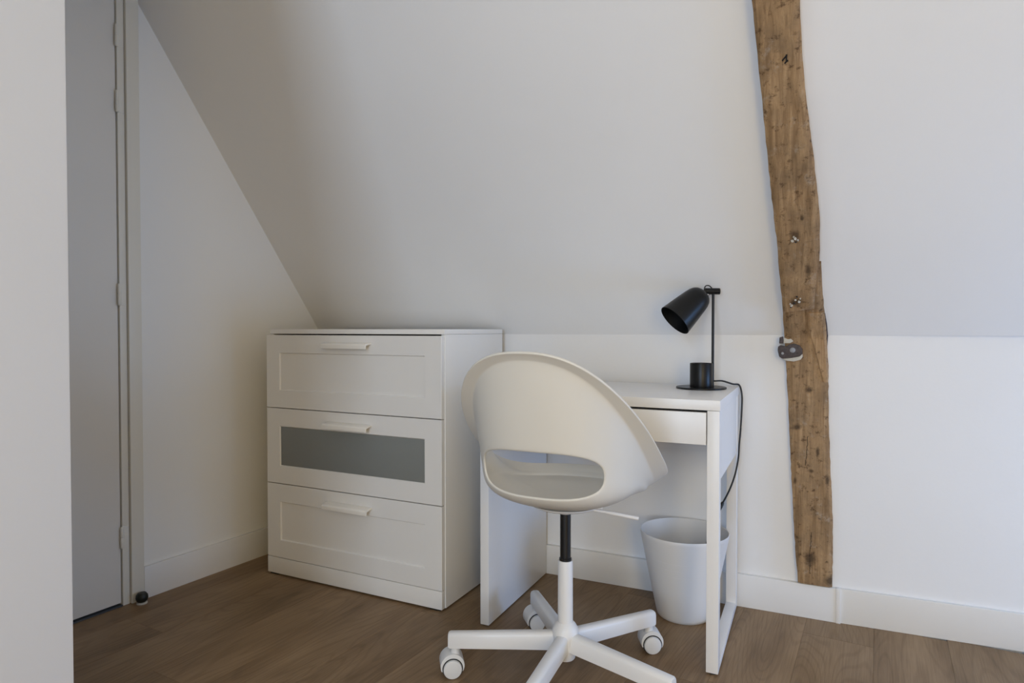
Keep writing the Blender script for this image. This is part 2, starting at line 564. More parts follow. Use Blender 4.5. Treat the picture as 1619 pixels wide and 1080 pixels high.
# left wall, door, frame (built along the wall: n = into the room, s = along it)
LW = empty('wall_left_axis', (LO[0], LO[1], 0), -LA)
def lbox(name, mat, n0, n1, s0, s1, z0, z1, parent=None, bev=0.0):
    o = box(name, mat, n0, n1, s0, s1, z0, z1, parent, bev)
    return o
def place_left(o):
    o.location = (LO[0], LO[1], 0)
    o.rotation_euler = (0, 0, -LA)
    return o
bpy.data.objects.remove(LW)
wl = place_left(prism('wall_left', 'wall_left', [(0.0, -0.011), (0.90, -0.011), (0.90, CZ), (0.0, CZ)], -0.14, 0.0, axis='x'))
tag(wl, kind='structure')
wl2 = place_left(lbox('wall_left_far', 'wall_left', -0.14, 0.0, -3.3, -1.02, -0.011, CZ))
tag(wl2, kind='structure')
wl3 = place_left(lbox('wall_left_over_door', 'wall_left', -0.14, 0.0, -1.02, 0.0, 2.32, CZ))
tag(wl3, kind='structure')
dr = place_left(empty('door_1'))
tag(dr, kind='structure')
lbox('door_leaf', 'door', -0.045, -0.004, -0.958, -0.0605, 0.010, 2.25, dr, 0.002)
lbox('door_jamb', 'jamb', -0.06, 0.002, -0.0575, -0.0345, -0.0, 2.32, dr, 0.0015)
lbox('door_casing', 'jamb', -0.06, 0.012, -0.0325, 0.011, -0.0, 2.12, dr, 0.002)
lbox('door_jamb', 'jamb', -0.06, 0.002, -1.02, -0.962, -0.0, 2.32, dr, 0.0015)
lbox('door_jamb', 'jamb', -0.06, 0.002, -0.962, -0.0575, 2.255, 2.32, dr, 0.0015)
lbox('door_lining', 'jamb', -0.13, -0.062, -1.02, 0.0, 0.0, 2.32, dr)
lbox('threshold', 'threshold', -0.045, 0.004, -0.96, -0.058, 0.0, 0.004, dr, 0.001)
for z in (1.932, 1.712, 1.062, 0.235):
    bm = bmesh.new()
    add_lathe(bm, [(0, -0.038), (0.0035, -0.037), (0.0055, -0.034), (0.0055, -0.0015), (0.0045, 0), (0.0055, 0.0015), (0.0055, 0.034), (0.0035, 0.037), (0, 0.038)], (0.004, -0.0595, z), (0, 0, 1), 14)
    h = finish(bm, 'hinge', 'jamb', dr, True, 40)
    lbox('hinge_plate', 'jamb', -0.001, 0.0035, -0.056, -0.036, z - 0.036, z + 0.036, h, 0.0006)

# baseboards
def baseboard(name, pts):
    """pts: the outline (x, y) seen from above"""
    o = prism(name, 'woodwork', pts, 0.0, 0.111, axis='z', bev=0.0025)
    tag(o, kind='structure')
    return o
baseboard('baseboard_back', [(-2.05, WY - 0.016), (AX, WY - 0.016), (AX, WY), (-2.05, WY)])
ex = XR - 0.005
baseboard('baseboard_right', [(AX + 0.003, WY - 0.0125), (ex, WY - 0.0125 + 0.038 * (ex - AX)), (ex, WY + 0.038 * (ex - AX) - 0.001), (AX + 0.003, WY - 0.001)])
tag(box('trim_1', 'woodwork', AX - 0.006, AX + 0.008, WY - 0.0185, WY, 0, 0.1125, None, 0.002), kind='structure')
bl = place_left(lbox('baseboard_left', 'woodwork', 0.0, 0.012, 0.0112, 0.845, 0.0, 0.113, None, 0.002))
tag(bl, kind='structure')

# ------------------------------------------------------------------ chest of drawers
CR = -math.radians(1.3)
ch = empty('chest_of_drawers', (-1.112, 1.838, 0), CR)
tag(ch, 'white three-drawer chest with a frosted grey pane in the middle drawer', 'chest of drawers')
CW, CD, CH = 0.795, 0.438, 0.945
FT = 0.019
# local: x from -CW to 0, y from 0 (front) to CD
sx0, sx1 = -CW + 0.004, 0.003
box('side_panel', 'chest', sx0, sx0 + 0.016, FT + 0.001, CD, 0.006, CH - 0.018, ch, 0.0012)
box('side_panel', 'chest', sx1 - 0.016, sx1, FT + 0.001, CD, 0.006, CH - 0.018, ch, 0.0012)
box('top_panel', 'chest', sx0, sx1, FT - 0.004, CD, CH - 0.0175, CH, ch, 0.0012)
box('back_panel', 'chest', sx0 + 0.016, sx1 - 0.016, CD - 0.012, CD - 0.006, 0.02, CH - 0.018, ch)
pl = box('plinth', 'chest', -CW, 0.0, 0.0, FT, 0.006, 0.0675, ch, 0.0015)
for fx in (-CW + 0.03, -0.03):
    box('foot', 'dark', fx - 0.02, fx + 0.02, 0.004, 0.03, 0.0, 0.007, ch)
    box('foot', 'dark', fx - 0.02, fx + 0.02, CD - 0.04, CD - 0.01, 0.0, 0.007, ch)
ST = 0.067
def handle_mesh(parent, zc):
    # plate leaves the front, runs forward and hooks down at the edge
    xs0, xs1 = -CW / 2 - 0.093, -CW / 2 + 0.108
    prof = [(0.0, zc + 0.0125), (-0.008, zc + 0.013), (-0.030, zc + 0.0085), (-0.0345, zc + 0.004), (-0.0345, zc - 0.0095),
            (-0.0300, zc - 0.0095), (-0.0290, zc + 0.0020), (-0.008, zc + 0.0060), (0.0, zc + 0.0055)]
    return prism('handle', 'handle', prof, xs0, xs1, axis='x', parent=parent, bev=0.0009)
for k, (z0, z1) in enumerate(((0.0695, 0.3525), (0.3555, 0.6425), (0.6455, 0.9225))):
    d = empty('drawer', (0, 0, 0), 0, ch)
    # frame as one board with a stepped recess
    bm = bmesh.new()
    x0, x1 = -CW, 0.0
    xi0, xi1, zi0, zi1 = x0 + ST, x1 - ST, z0 + ST, z1 - ST
    st = 0.0055 if k != 1 else 0.004
    def rect(a0, a1, b0, b1, y): return [bm.verts.new(p) for p in ((a0, y, b0), (a1, y, b0), (a1, y, b1), (a0, y, b1))]
    e = 0.0012
    ob, of = rect(x0, x1, z0, z1, FT), rect(x0, x1, z0, z1, e)
    of2 = rect(x0 + e, x1 - e, z0 + e, z1 - e, 0)
    i1 = rect(xi0, xi1, zi0, zi1, 0)
    i2 = rect(xi0 + 0.003, xi1 - 0.003, zi0 + 0.003, zi1 - 0.003, st)
    def ring(a, b):
        for q in range(4):
            bm.faces.new((a[q], a[(q + 1) % 4], b[(q + 1) % 4], b[q]))
    ring(ob, of); ring(of, of2); ring(of2, i1); ring(i1, i2)
    bm.faces.new(ob)
    if k == 1:
        i3 = rect(xi0 + 0.003, xi1 - 0.003, zi0 + 0.003, zi1 - 0.003, FT - 0.002)
        ring(i2, i3); bm.faces.new(i3)
    else:
        bm.faces.new(i2)
    finish(bm, 'drawer_front', 'chest', d)
    if k == 1:
        pn = box('glass_pane', 'frost', xi0 + 0.0032, xi1 - 0.0032, st - 0.001, st + 0.004, zi0 + 0.0032, zi1 - 0.0032, d, 0.0006)
        pn['label'] = 'frosted grey glass pane'
    handle_mesh(d, (0.304, 0.596, 0.886)[k] - 0.001)
    box('drawer_box', 'chest', sx0 + 0.03, sx1 - 0.03, FT, CD - 0.03, z0 + 0.02, z1 - 0.05, d)

# ------------------------------------------------------------------ desk
DX1, DX0, DY0, DY1, DH = -0.222, -0.952, 1.808, 2.302, 0.752
dk = empty('writing_desk', ((DX0 + DX1) / 2, (DY0 + DY1) / 2, 0))
tag(dk, 'small white desk with one drawer, a solid left panel and an open right leg frame', 'desk')
dk.location = (DX0, DY0, 0)
W, D = DX1 - DX0, DY1 - DY0
TT = 0.028
box('top_panel', 'desk', 0, W, 0, D, DH - TT, DH, dk, 0.0015)
box('side_panel', 'desk', 0, 0.030, 0.001, D - 0.002, 0.004, DH - TT - 0.0005, dk, 0.0015)
box('side_foot', 'dark', 0.004, 0.026, 0.01, D - 0.02, 0.0, 0.005, dk)
LWD, LDP = 0.034, 0.034
lx0, lx1 = W - LWD, W - 0.0015
box('front_leg', 'desk', lx0, lx1, 0.001, 0.001 + LDP, 0.006, DH - TT - 0.0008, dk, 0.0015)
box('rear_leg', 'desk', lx0, lx1, D - 0.004 - LDP, D - 0.004, 0.006, DH - TT - 0.0008, dk, 0.0015)
box('bottom_rail', 'desk', lx0, lx1, 0.001 + LDP, D - 0.004 - LDP, 0.006, 0.026, dk, 0.0015)
box('apron_panel', 'desk', lx0 + 0.010, lx1 - 0.0015, 0.001 + LDP, D - 0.004 - LDP, 0.531, DH - TT - 0.0008, dk)
box('back_panel', 'desk', 0.030, lx0 - 0.0005, D - 0.020, D - 0.006, 0.531, DH - TT - 0.0008, dk)
for fy in (0.018, D - 0.022):
    lathe('foot', 'rubber_and_shade', [(0, 0), (0.011, 0), (0.012, 0.0065), (0, 0.0065)], (lx0 + 0.016, fy, 0), parent=dk, seg=20)
dw = empty('drawer', (0, 0, 0), 0, dk)
box('drawer_front', 'desk', 0.0325, lx0 - 0.0025, 0.002, 0.018, 0.629, DH - TT - 0.0065, dw, 0.0012)
box('drawer_box', 'desk', 0.045, lx0 - 0.015, 0.019, D - 0.10, 0.640, DH - TT - 0.022, dw)

# ------------------------------------------------------------------ desk lamp
LB = Vector((-0.326, 2.165, DH))
lp = empty('desk_lamp', LB)
tag(lp, 'black desk lamp with a tilted bell shade and pen pot base', 'lamp')
ci = Vector((0.907, 0.421, 0))        # direction the lamp spreads along, over the desk corner
lathe('base_disc', 'black', [(0, 0), (0.077, 0), (0.0795, 0.0015), (0.0795, 0.004), (0.078, 0.0055), (0, 0.0055)], seg=64, parent=lp)
cupc = ci * 0.0
lathe('pen_pot', 'black', [(0, 0.0055), (0.0355, 0.0055), (0.0358, 0.007), (0.0358, 0.081), (0.0350, 0.0825), (0.0335, 0.0825), (0.033, 0.081), (0.033, 0.012), (0, 0.012)], (cupc.x, cupc.y, 0), seg=48, parent=lp)
rodc = ci * 0.0375
tube('rod', 'black', [(rodc.x, rodc.y, 0.0055), (rodc.x, rodc.y, 0.322)], 0.0043, 16, lp)
zt = 0.316
tube('swivel_bar', 'black', [tuple(rodc - ci * 0.026 + Vector((0, 0, zt))), tuple(rodc + ci * 0.0205 + Vector((0, 0, zt)))], 0.0105, 20, lp)
# shade : axis from cap to opening, lying in the plane of ci
cap = Vector((-0.0085 * 0, 0, 0))
A0 = ci * 0.0075 + Vector((0, 0, 0.312))      # top of the cap
A1 = ci * (-0.0925) + Vector((0, 0, 0.221)) - Vector((0.42, -0.907, 0)) * -0.022
ax = (A1 - A0); SLN = ax.length; ax.normalize()
prof_o = [(0, 0), (0.012, 0.0008), (0.022, 0.0035), (0.030, 0.0085), (0.0365, 0.0165), (0.041, 0.028), (0.0445, 0.045), (0.0505, 0.085), (0.0575, SLN)]
prof_i = [(0.0562, SLN), (0.049, 0.085), (0.043, 0.045), (0.039, 0.028), (0.028, 0.011), (0, 0.004)]
sh = lathe('shade', 'black', prof_o + [(0.0575, SLN)][:0] + [(0.0570, SLN + 0.0008)], A0, ax, 64, lp)
lathe('shade_lining', 'black_in', [(0.0570, SLN + 0.0008)] + prof_i, A0, ax, 64, sh)
lathe('bulb_socket', 'black_in', [(0, 0.004), (0.017, 0.004), (0.017, 0.045), (0, 0.045)], A0, ax, 24, sh)
lathe('bulb', 'bulb', [(0, 0.045), (0.012, 0.046), (0.017, 0.058), (0.020, 0.068), (0.019, 0.078), (0.012, 0.086), (0, 0.089)], A0, ax, 24, sh)
# short cable loop and screw at the joint
jp = A0 + Vector((0, 0, 0.0))
tube('joint_wire', 'black', catmull([jp + Vector((0, 0, 0.001)), jp + ci * 0.004 + Vector((0, 0, 0.020)), jp + ci * 0.016 + Vector((0, 0, 0.0225)), jp + ci * 0.026 + Vector((0, 0, 0.014))], 6), 0.0018, 8, lp)
view = Vector((0.42, -0.907, 0))
lathe('joint_screw', 'steel', [(0, 0), (0.0032, 0), (0.0028, 0.0015), (0, 0.002)], rodc - ci * 0.021 + Vector((0, 0, zt - 0.012)) + view * 0.0105, view, 14, lp)
tube('joint_bracket', 'black', [tuple(rodc - ci * 0.030 + Vector((0, 0, zt - 0.012)) - view * 0.009), tuple(rodc - ci * 0.021 + Vector((0, 0, zt - 0.012)) + view * 0.0105)], 0.006, 14, lp)

# its cable : over the desk's rear corner, down and across into the bin
cb = []
c0 = Vector((rodc.x, rodc.y, 0)) + LB
for p in [(c0.x + 0.004, c0.y + 0.003, DH + 0.024), (-0.268, 2.235, DH + 0.021), (-0.240, 2.278, DH + 0.0085), (-0.2205, 2.296, DH + 0.0035), (-0.2125, 2.300, DH - 0.030), (-0.2125, 2.300, 0.680), (-0.2150, 2.292, 0.610),
          (-0.2172, 2.272, 0.560), (-0.2180, 2.250, 0.515), (-0.2270, 2.235, 0.462), (-0.2420, 2.215, 0.415), (-0.2620, 2.185, 0.372), (-0.2790, 2.165, 0.340), (-0.2910, 2.150, 0.310), (-0.2985, 2.145, 0.275), (-0.3040, 2.145, 0.245), (-0.325, 2.16, 0.17)]:
    cb.append(p)
co = tube('lamp_cable', 'cable', [tuple(Vector(p) - LB) for p in catmull(cb, 8)], 0.0029, 10, lp)
co['label'] = 'thin black lamp cable'
sp = Vector((-0.2645, 2.182, 0.367)) - LB
lathe('cable_switch', 'cable', [(0, -0.018), (0.0042, -0.017), (0.006, -0.010), (0.006, 0.010), (0.0042, 0.017), (0, 0.018)], sp, (0.42, 0.5, 0.9), 12, lp)

# ------------------------------------------------------------------ waste bin
bn = empty('waste_bin', (-0.378, 2.166, 0))
tag(bn, 'pale grey plastic waste bin standing under the desk', 'waste bin')
prof = [(0, 0.002), (0.07, 0.002), (0.082, 0.0), (0.0865, 0.004), (0.089, 0.012), (0.1075, 0.10), (0.128, 0.20), (0.1415, 0.268), (0.1425, 0.277), (0.1412, 0.2805), (0.1395, 0.2795), (0.1390, 0.268),
        (0.1258, 0.20), (0.105, 0.10), (0.0865, 0.014), (0.080, 0.008), (0, 0.007)]
lathe('bin_body', 'bin', prof, seg=72, parent=bn, angle=50)
for h, r in ((0.205, 0.1288), (0.183, 0.1243), (0.161, 0.1197)):
    lathe('bin_groove', 'bin', [(r - 0.0006, h - 0.0016), (r + 0.0006, h), (r - 0.0002, h + 0.0016)], seg=72, parent=bn, angle=80)

# ------------------------------------------------------------------ swivel chair
chair = empty('swivel_chair', (-0.5955, 1.622, 0))
tag(chair, 'off-white plastic tub chair on a five-star castor base in front of the desk', 'chair')

def sgnpow(v, p):
    return math.copysign(abs(v) ** p, v)
RIM = dict(hw=0.2595, yc=0.0105, yf=0.2256, yb=0.3106, zf=0.5120, zb=0.8908, n=2.42)
def rim_pt(th):
    # th = 0 at the front (+y), pi at the back
    c, s = math.cos(th), math.sin(th)
    n = RIM['n']
    y = RIM['yc'] + (RIM['yf'] if c > 0 else RIM['yb']) * sgnpow(c, 2 / n)
    t = (RIM['yc'] + RIM['yf'] - y) / (RIM['yf'] + RIM['yb'])       # 0 front .. 1 back
    x = RIM['hw'] * sgnpow(s, 2 / n) * (1 - 0.06 * (t - 0.5))
    g = t - 0.62 * t * (1 - t) - 0.045 * t * (1 - t) * (1 - 2 * t)
    z = RIM['zf'] + (RIM['zb'] - RIM['zf']) * g
    if c > 0:
        z += 0.020 * c ** 4
    return Vector((x, y, z))
def body_pt(th):
    n = 2.5
    c, s = math.cos(th), math.sin(th)
    return Vector((0.203 * sgnpow(s, 2 / n), 0.005 + (0.200 if c > 0 else 0.218) * sgnpow(c, 2 / n), 0))
def ctrl(th):
    r = rim_pt(th); b = body_pt(th)
    out = Vector((r.x, r.y * 0.95, 0)).normalized()
    hgt = r.z - 0.478
    flare = 0.019 + 0.017 * abs(math.sin(th))
    down = min(0.018 + 0.006 * abs(math.sin(th)), 0.35 * hgt)
    inner = r - out * flare - Vector((0, 0, down))
    zb = 0.478 + min(0.070, 0.48 * hgt)
    B = Vector((b.x, b.y, zb))
    mid = B.lerp(inner, 0.5)
    y0 = 0.005
    q = min(1, hgt / 0.1)
    return [Vector((0, y0, 0.4785)), Vector((b.x * 0.45, y0 + (b.y - y0) * 0.45, 0.4835)), Vector((b.x * 0.80, y0 + (b.y - y0) * 0.80, 0.4845 + 0.023 * q)),
            B + Vector((b.x * 0.01, (b.y - y0) * 0.01, -0.010 * q)), B.lerp(mid, 0.42), mid, inner.lerp(mid, 0.25), inner, inner.lerp(r, 0.12), r - out * 0.010 - Vector((0, 0, 0.0075)), r]
def S(th, v):
    c = ctrl(th)
    P = [c[0] * 2 - c[1]] + c + [c[-1] * 2 - c[-2]]
    m = len(c) - 1
    q = min(max(v, 0), 1) * m
    i = min(int(q), m - 1)
    t = q - i
    a, b, cc, d = P[i], P[i + 1], P[i + 2], P[i + 3]
    return ((1 - t) ** 3 * a + (3 * t ** 3 - 6 * t * t + 4) * b + (-3 * t ** 3 + 3 * t * t + 3 * t + 1) * cc + t ** 3 * d) / 6
def v_at(th, z):
    lo, hi = 0.0, 1.0
    for _ in range(26):
        m = (lo + hi) / 2
        if S(th, m).z < z: lo = m
        else: hi = m
    return (lo + hi) / 2
NT, NV = 96, 54
bm = bmesh.new()
def TH(i): return 2 * PI * i / NT
VV = [0.0] + [0.03 + 0.97 * (j / (NV - 1)) for j in range(NV)]
NJ = len(VV)
# hole rectangle (indices)
HI = (NT // 2 - 16, NT // 2 + 16)
def jz(z):
    return min(range(1, NJ), key=lambda j: abs(S(PI, VV[j]).z - z))
HJ = (jz(0.516), jz(0.735))
grid = {}
cen = bm.verts.new(S(0, 0))
for j in range(1, NJ):
    for i in range(NT):
        if HI[0] < i < HI[1] and HJ[0] < j < HJ[1]:
            continue
        grid[(i, j)] = bm.verts.new(S(TH(i), VV[j]))
for i in range(NT):
    bm.faces.new((cen, grid[(i, 1)], grid[((i + 1) % NT, 1)]))
for j in range(1, NJ - 1):
    for i in range(NT):
        i2 = (i + 1) % NT
        if HI[0] <= i < HI[1] and HJ[0] <= j < HJ[1]:
            continue
        bm.faces.new((grid[(i, j)], grid[(i, j + 1)], grid[(i2, j + 1)], grid[(i2, j)]))
# O-grid round the opening in the back
loop = [(i, HJ[0]) for i in range(HI[0], HI[1])] + [(HI[1], j) for j in range(HJ[0], HJ[1])] + [(i, HJ[1]) for i in range(HI[1], HI[0], -1)] + [(HI[0], j) for j in range(HJ[1], HJ[0], -1)]
HC_Z, HH_T, HH_Z, HN = 0.597, math.radians(45.5), 0.0575, 2.5
prev = [grid[k] for k in loop]
tz = [(TH(i) - PI, S(TH(i), VV[j]).z - HC_Z) for (i, j) in loop]
hole = []
for k, (i, j) in enumerate(loop):
    a, b = tz[k][0] / HH_T, tz[k][1] / HH_Z
    ang = math.atan2(b / 1.6, a)
    ca_, sb_ = math.cos(ang), math.sin(ang)
    l = (abs(ca_) ** HN + abs(sb_) ** HN) ** (1 / HN)
    hole.append((HH_T * ca_ / l, HH_Z * sb_ / l))
NR = 7
n = len(loop)
for q in range(1, NR + 1):
    t = (q / NR)
    cur = []
    for k in range(n):
        th_ = PI + tz[k][0] * (1 - t) + hole[k][0] * t
        z_ = HC_Z + tz[k][1] * (1 - t) + hole[k][1] * t
        cur.append(bm.verts.new(S(th_, v_at(th_, z_))))
    for k in range(n):
        k2 = (k + 1) % n
        bm.faces.new((prev[k], prev[k2], cur[k2], cur[k]))
    prev = cur
bmesh.ops.recalc_face_normals(bm, faces=bm.faces)
# make the outside face outward
bm.faces.ensure_lookup_table()
f0 = max(bm.faces, key=lambda f: -f.calc_center_median().y)
if f0.normal.y > 0:
    bmesh.ops.reverse_faces(bm, faces=bm.faces)
shell = finish(bm, 'seat_shell', 'shell', chair, smooth=True, recalc=False)
sm = shell.modifiers.new('thickness', 'SOLIDIFY')
sm.thickness = 0.0065
sm.offset = -1
ss = shell.modifiers.new('soft', 'SUBSURF')
ss.levels = 1
ss.render_levels = 1

# under-seat mechanism, levers, column
lathe('seat_plate', 'white_metal', [(0, 0.459), (0.030, 0.459), (0.055, 0.464), (0.085, 0.473), (0.092, 0.477), (0.09, 0.479), (0, 0.479)], parent=chair, seg=48)
lathe('column_head', 'white_metal', [(0, 0.452), (0.018, 0.452), (0.019, 0.453), (0.019, 0.4595), (0, 0.4595)], parent=chair, seg=32)
rr = Vector((0.907, 0.421, 0))
lv = tube('height_lever', 'white_metal', catmull([rr * 0.05 + Vector((0, 0, 0.463)), rr * 0.07 + Vector((0, 0, 0.4605)), rr * 0.12 + Vector((0, 0, 0.452)), rr * 0.195 + Vector((0, 0, 0.437))], 5),
     [0.0035] * 6 + [0.0042] * 4 + [0.0055] * 6, 12, chair)
box('tilt_handle', 'white_metal', 0.045, 0.100, -0.008, 0.010, 0.464, 0.477, chair, 0.004).rotation_euler = (0, 0, 0.42)
box('tilt_tab', 'white_metal', -0.10, -0.06, -0.012, 0.004, 0.470, 0.478, chair, 0.003).rotation_euler = (0, 0, 0.35)
lathe('gas_spring', 'gas', [(0, 0.30), (0.0145, 0.30), (0.0145, 0.4525), (0, 0.4525)], parent=chair, seg=32)
lathe('gas_collar', 'gas', [(0.0145, 0.325), (0.0165, 0.325), (0.0165, 0.331), (0.0145, 0.3325)], parent=chair, seg=32)
lathe('column_tube', 'white_metal', [(0, 0.150), (0.0205, 0.150), (0.0198, 0.322), (0.0188, 0.325), (0, 0.325)], parent=chair, seg=36)
lathe('base_hub', 'white_metal', [(0, 0.060), (0.024, 0.060), (0.0265, 0.063), (0.030, 0.085), (0.0345, 0.110), (0.0365, 0.126), (0.0345, 0.142), (0.028, 0.153), (0.0215, 0.160), (0, 0.160)], parent=chair, seg=40)
AR = 0.305
def arm_mesh():
    # tapering rail, rounded top, from the hub out to the castor
    bm = bmesh.new()
    rings = []
    for (x, hw, zt_, zb_) in ((0.022, 0.0165, 0.134, 0.087), (0.10, 0.0160, 0.130, 0.085), (0.20, 0.0155, 0.125, 0.082), (AR + 0.008, 0.0150, 0.119, 0.0785), (AR + 0.013, 0.0125, 0.1165, 0.081)):
        prof = [(-hw, zb_), (hw, zb_), (hw, zt_ - 0.010), (hw * 0.80, zt_ - 0.003), (hw * 0.35, zt_), (-hw * 0.35, zt_), (-hw * 0.80, zt_ - 0.003), (-hw, zt_ - 0.010)]
        rings.append([bm.verts.new((x, y, z)) for y, z in prof])
    for a, b in zip(rings, rings[1:]):
        for k in range(8):
            bm.faces.new((a[k], a[(k + 1) % 8], b[(k + 1) % 8], b[k]))
    bm.faces.new(list(reversed(rings[0]))); bm.faces.new(rings[-1])
    bmesh.ops.recalc_face_normals(bm, faces=bm.faces)
    me = bpy.data.meshes.new('base_arm')
    bm.to_mesh(me); bm.free()
    me.materials.append(M['white_metal'])
    for p in me.polygons: p.use_smooth = True
    me.set_sharp_from_angle(angle=math.radians(50))
    return me
am = arm_mesh()
RWH = 0.0252
def castor(parent):
    """half-barrel hood, neck and two wheels about the local origin; the axle lies along y"""
    arc = [(0.0325 * math.cos(math.radians(q)), RWH + 0.0075 + 0.0325 * math.sin(math.radians(q))) for q in range(-28, 209, 8)]
    h = prism('castor_hood', 'caster', arc, -0.0215, 0.0300, 'y', parent, 0.0015)
    for s in (-1, 1):
        lathe('wheel', 'caster', [(0, 0.005), (RWH * 0.97, 0.005), (RWH, 0.007), (RWH, 0.0250), (RWH * 0.95, 0.0275), (RWH * 0.80, 0.0288), (0, 0.0300)], (0, 0, RWH), (0, s, 0), 40, h)
        lathe('wheel_gap_shade', 'rubber_and_shade', [(RWH * 0.99, 0.0205), (RWH * 1.10, 0.0205), (RWH * 1.10, 0.0229), (RWH * 0.99, 0.0229)], (0, 0, RWH + 0.0014), (0, s, 0), 40, h, close=True)  # dark ring stands in for the shade between wheel and hood
    return h
bm = bmesh.new()
add_lathe(bm, [(0, 0.046), (0.0130, 0.046), (0.0125, 0.0800), (0, 0.0800)], (0.300, 0, 0), (0, 0, 1), 24)
bmesh.ops.recalc_face_normals(bm, faces=bm.faces)
neck = bpy.data.meshes.new('castor_neck')
bm.to_mesh(neck); bm.free()
neck.materials.append(M['caster'])
for p in neck.polygons: p.use_smooth = True
neck.set_sharp_from_angle(angle=math.radians(40))
proto = None
for k, (ang, turn) in enumerate(((200, 0.62), (128, 0.70), (56, 0.48), (-16, 0.6), (272, 0.2))):
    a = math.radians(ang)
    arm = link('base_arm', am, None, chair)
    arm.rotation_euler = (0, 0, a)
    nk = link('castor_neck', neck, None, arm)
    if proto is None:
        c = proto = castor(chair)
    else:
        c = copy_tree(proto, chair)
    c.location = (math.cos(a) * 0.309, math.sin(a) * 0.309, 0)
    c.rotation_euler = (0, 0, turn)

# ------------------------------------------------------------------ old timber
th = math.atan(SL)
NS = Vector((0, -math.sin(th), -math.cos(th)))       # normal of the slope, into the room
bmr = empty('timber_beam', (0.015, WY, 0.114))
tag(bmr, 'weathered old oak timber running up the white wall right of the desk', 'beam')
BO = Vector((0.015, WY, 0.114))

def interp(tab, z):
    if z <= tab[0][1]:
        return tab[0][0]
    for (a, za), (b, zb) in zip(tab, tab[1:]):
        if z <= zb:
            return a + (b - a) * (z - za) / (zb - za)
    (a, za), (b, zb) = tab[-2], tab[-1]
    return a + (b - a) * (z - za) / (zb - za)
UL = [(-0.080, 1.000), (-0.089, 1.086), (-0.096, 1.207), (-0.107, 1.326), (-0.116, 1.443), (-0.122, 1.532), (-0.131, 1.646), (-0.138, 1.742), (-0.165, 2.12), (-0.19, 2.43)]
UR = [(0.007, 1.009), (0.012, 1.079), (0.019, 1.152), (0.019, 1.255), (0.010, 1.332), (-0.006, 1.452), (-0.022, 1.569), (-0.028, 1.648), (-0.032, 1.725), (-0.055, 2.12), (-0.08, 2.43)]
DL = [(-0.035, 0.115), (-0.042, 0.203), (-0.049, 0.312), (-0.058, 0.471), (-0.067, 0.673), (-0.077, 0.840), (-0.082, 0.932), (-0.086, 1.02), (-0.089, 1.154)]
DR = [(0.066, 0.115), (0.067, 0.217), (0.066, 0.327), (0.057, 0.521), (0.051, 0.679), (0.049, 0.825), (0.044, 0.932), (0.042, 0.956), (0.033, 1.022), (0.023, 1.154)]
def wall_y(z):
    return WY if z <= KZ else WY - (z - KZ) / SL
def wall_n(z):
    return Vector((0, -1, 0)) if z <= KZ - 0.02 else NS
def timber(name, mat, lt, rt, z0, z1, nz, nx, proud, rough, follow, slant=0.0, parent=None):
    """bent board lying on the wall; 'proud' is how far its face stands off"""
    rnd = random.Random(hash(name) % 1000 if False else len(name) * 7 + nz)
    bm = bmesh.new()
    F, Bk = [], []
    for j in range(nz + 1):
        z = z0 + (z1 - z0) * j / nz
        rowf, rowb = [], []
        le = interp(lt, z) + rnd.uniform(-1, 1) * rough * 0.6
        re = interp(rt, z) + rnd.uniform(-1, 1) * rough * 0.6
        for i in range(nx + 1):
            u = i / nx
            x = le + (re - le) * u
            zz = z + slant * (1 - j / nz) * (u - 0.5)
            # face of the wall at this height, smoothed over the kink
            n = NS if follow == 'slope' else (Vector((0, -1, 0)) if zz < KZ else NS)
            if follow == 'bend':
                k = min(max((zz - (KZ - 0.03)) / 0.06, 0), 1)
                n = (Vector((0, -1, 0)) * (1 - k) + NS * k).normalized()
            base = Vector((x, wall_y(zz) if follow != 'slope' else WY - (zz - KZ) / SL, zz))
            edge = min(u, 1 - u) * (re - le)
            soft = min(1, edge / 0.006)
            pr = proud - 0.007 * (1 - soft) ** 2 + rnd.uniform(-1, 1) * rough * 0.35
            f = base + n * pr
            if follow == 'slope':
                f.z = f.z - n.z * pr; f.y = f.y + (-n.z * pr) * (-1 / SL)   # keep the row's height
            rowf.append(bm.verts.new(f - BO))
            rowb.append(bm.verts.new(base + n * -0.004 - BO))
        F.append(rowf); Bk.append(rowb)
    for j in range(nz):
        for i in range(nx):
            bm.faces.new((F[j][i], F[j][i + 1], F[j + 1][i + 1], F[j + 1][i]))
            bm.faces.new((Bk[j][i], Bk[j + 1][i], Bk[j + 1][i + 1], Bk[j][i + 1]))
        bm.faces.new((F[j][0], F[j + 1][0], Bk[j + 1][0], Bk[j][0]))
        bm.faces.new((F[j][nx], Bk[j][nx], Bk[j + 1][nx], F[j + 1][nx]))
    for i in range(nx):
        bm.faces.new((F[0][i], Bk[0][i], Bk[0][i + 1], F[0][i + 1]))
        bm.faces.new((F[nz][i], F[nz][i + 1], Bk[nz][i + 1], Bk[nz][i]))
    return finish(bm, name, mat, parent or bmr, smooth=True, angle=38)
def K(x, z): return (x - BO.x, z - BO.z)
kn_u = [K(-0.047, 1.216) + (0.016, 0.020), K(-0.012, 1.120) + (0.011, 0.022), K(-0.045, 1.030) + (0.020, 0.016), K(-0.028, 1.262) + (0.006, 0.010), K(-0.014, 1.518) + (0.005, 0.006), K(-0.006, 1.445) + (0.004, 0.005)]
kn_d = [K(-0.007, 0.748) + (0.012, 0.011), K(-0.042, 0.626) + (0.017, 0.012), K(0.020, 0.548) + (0.006, 0.020), K(0.000, 0.200) + (0.024, 0.026), K(0.058, 0.135) + (0.018, 0.022), K(-0.046, 0.45) + (0.006, 0.012), K(0.05, 0.46) + (0.008, 0.02), K(0.002, 0.485) + (0.012, 0.008)]
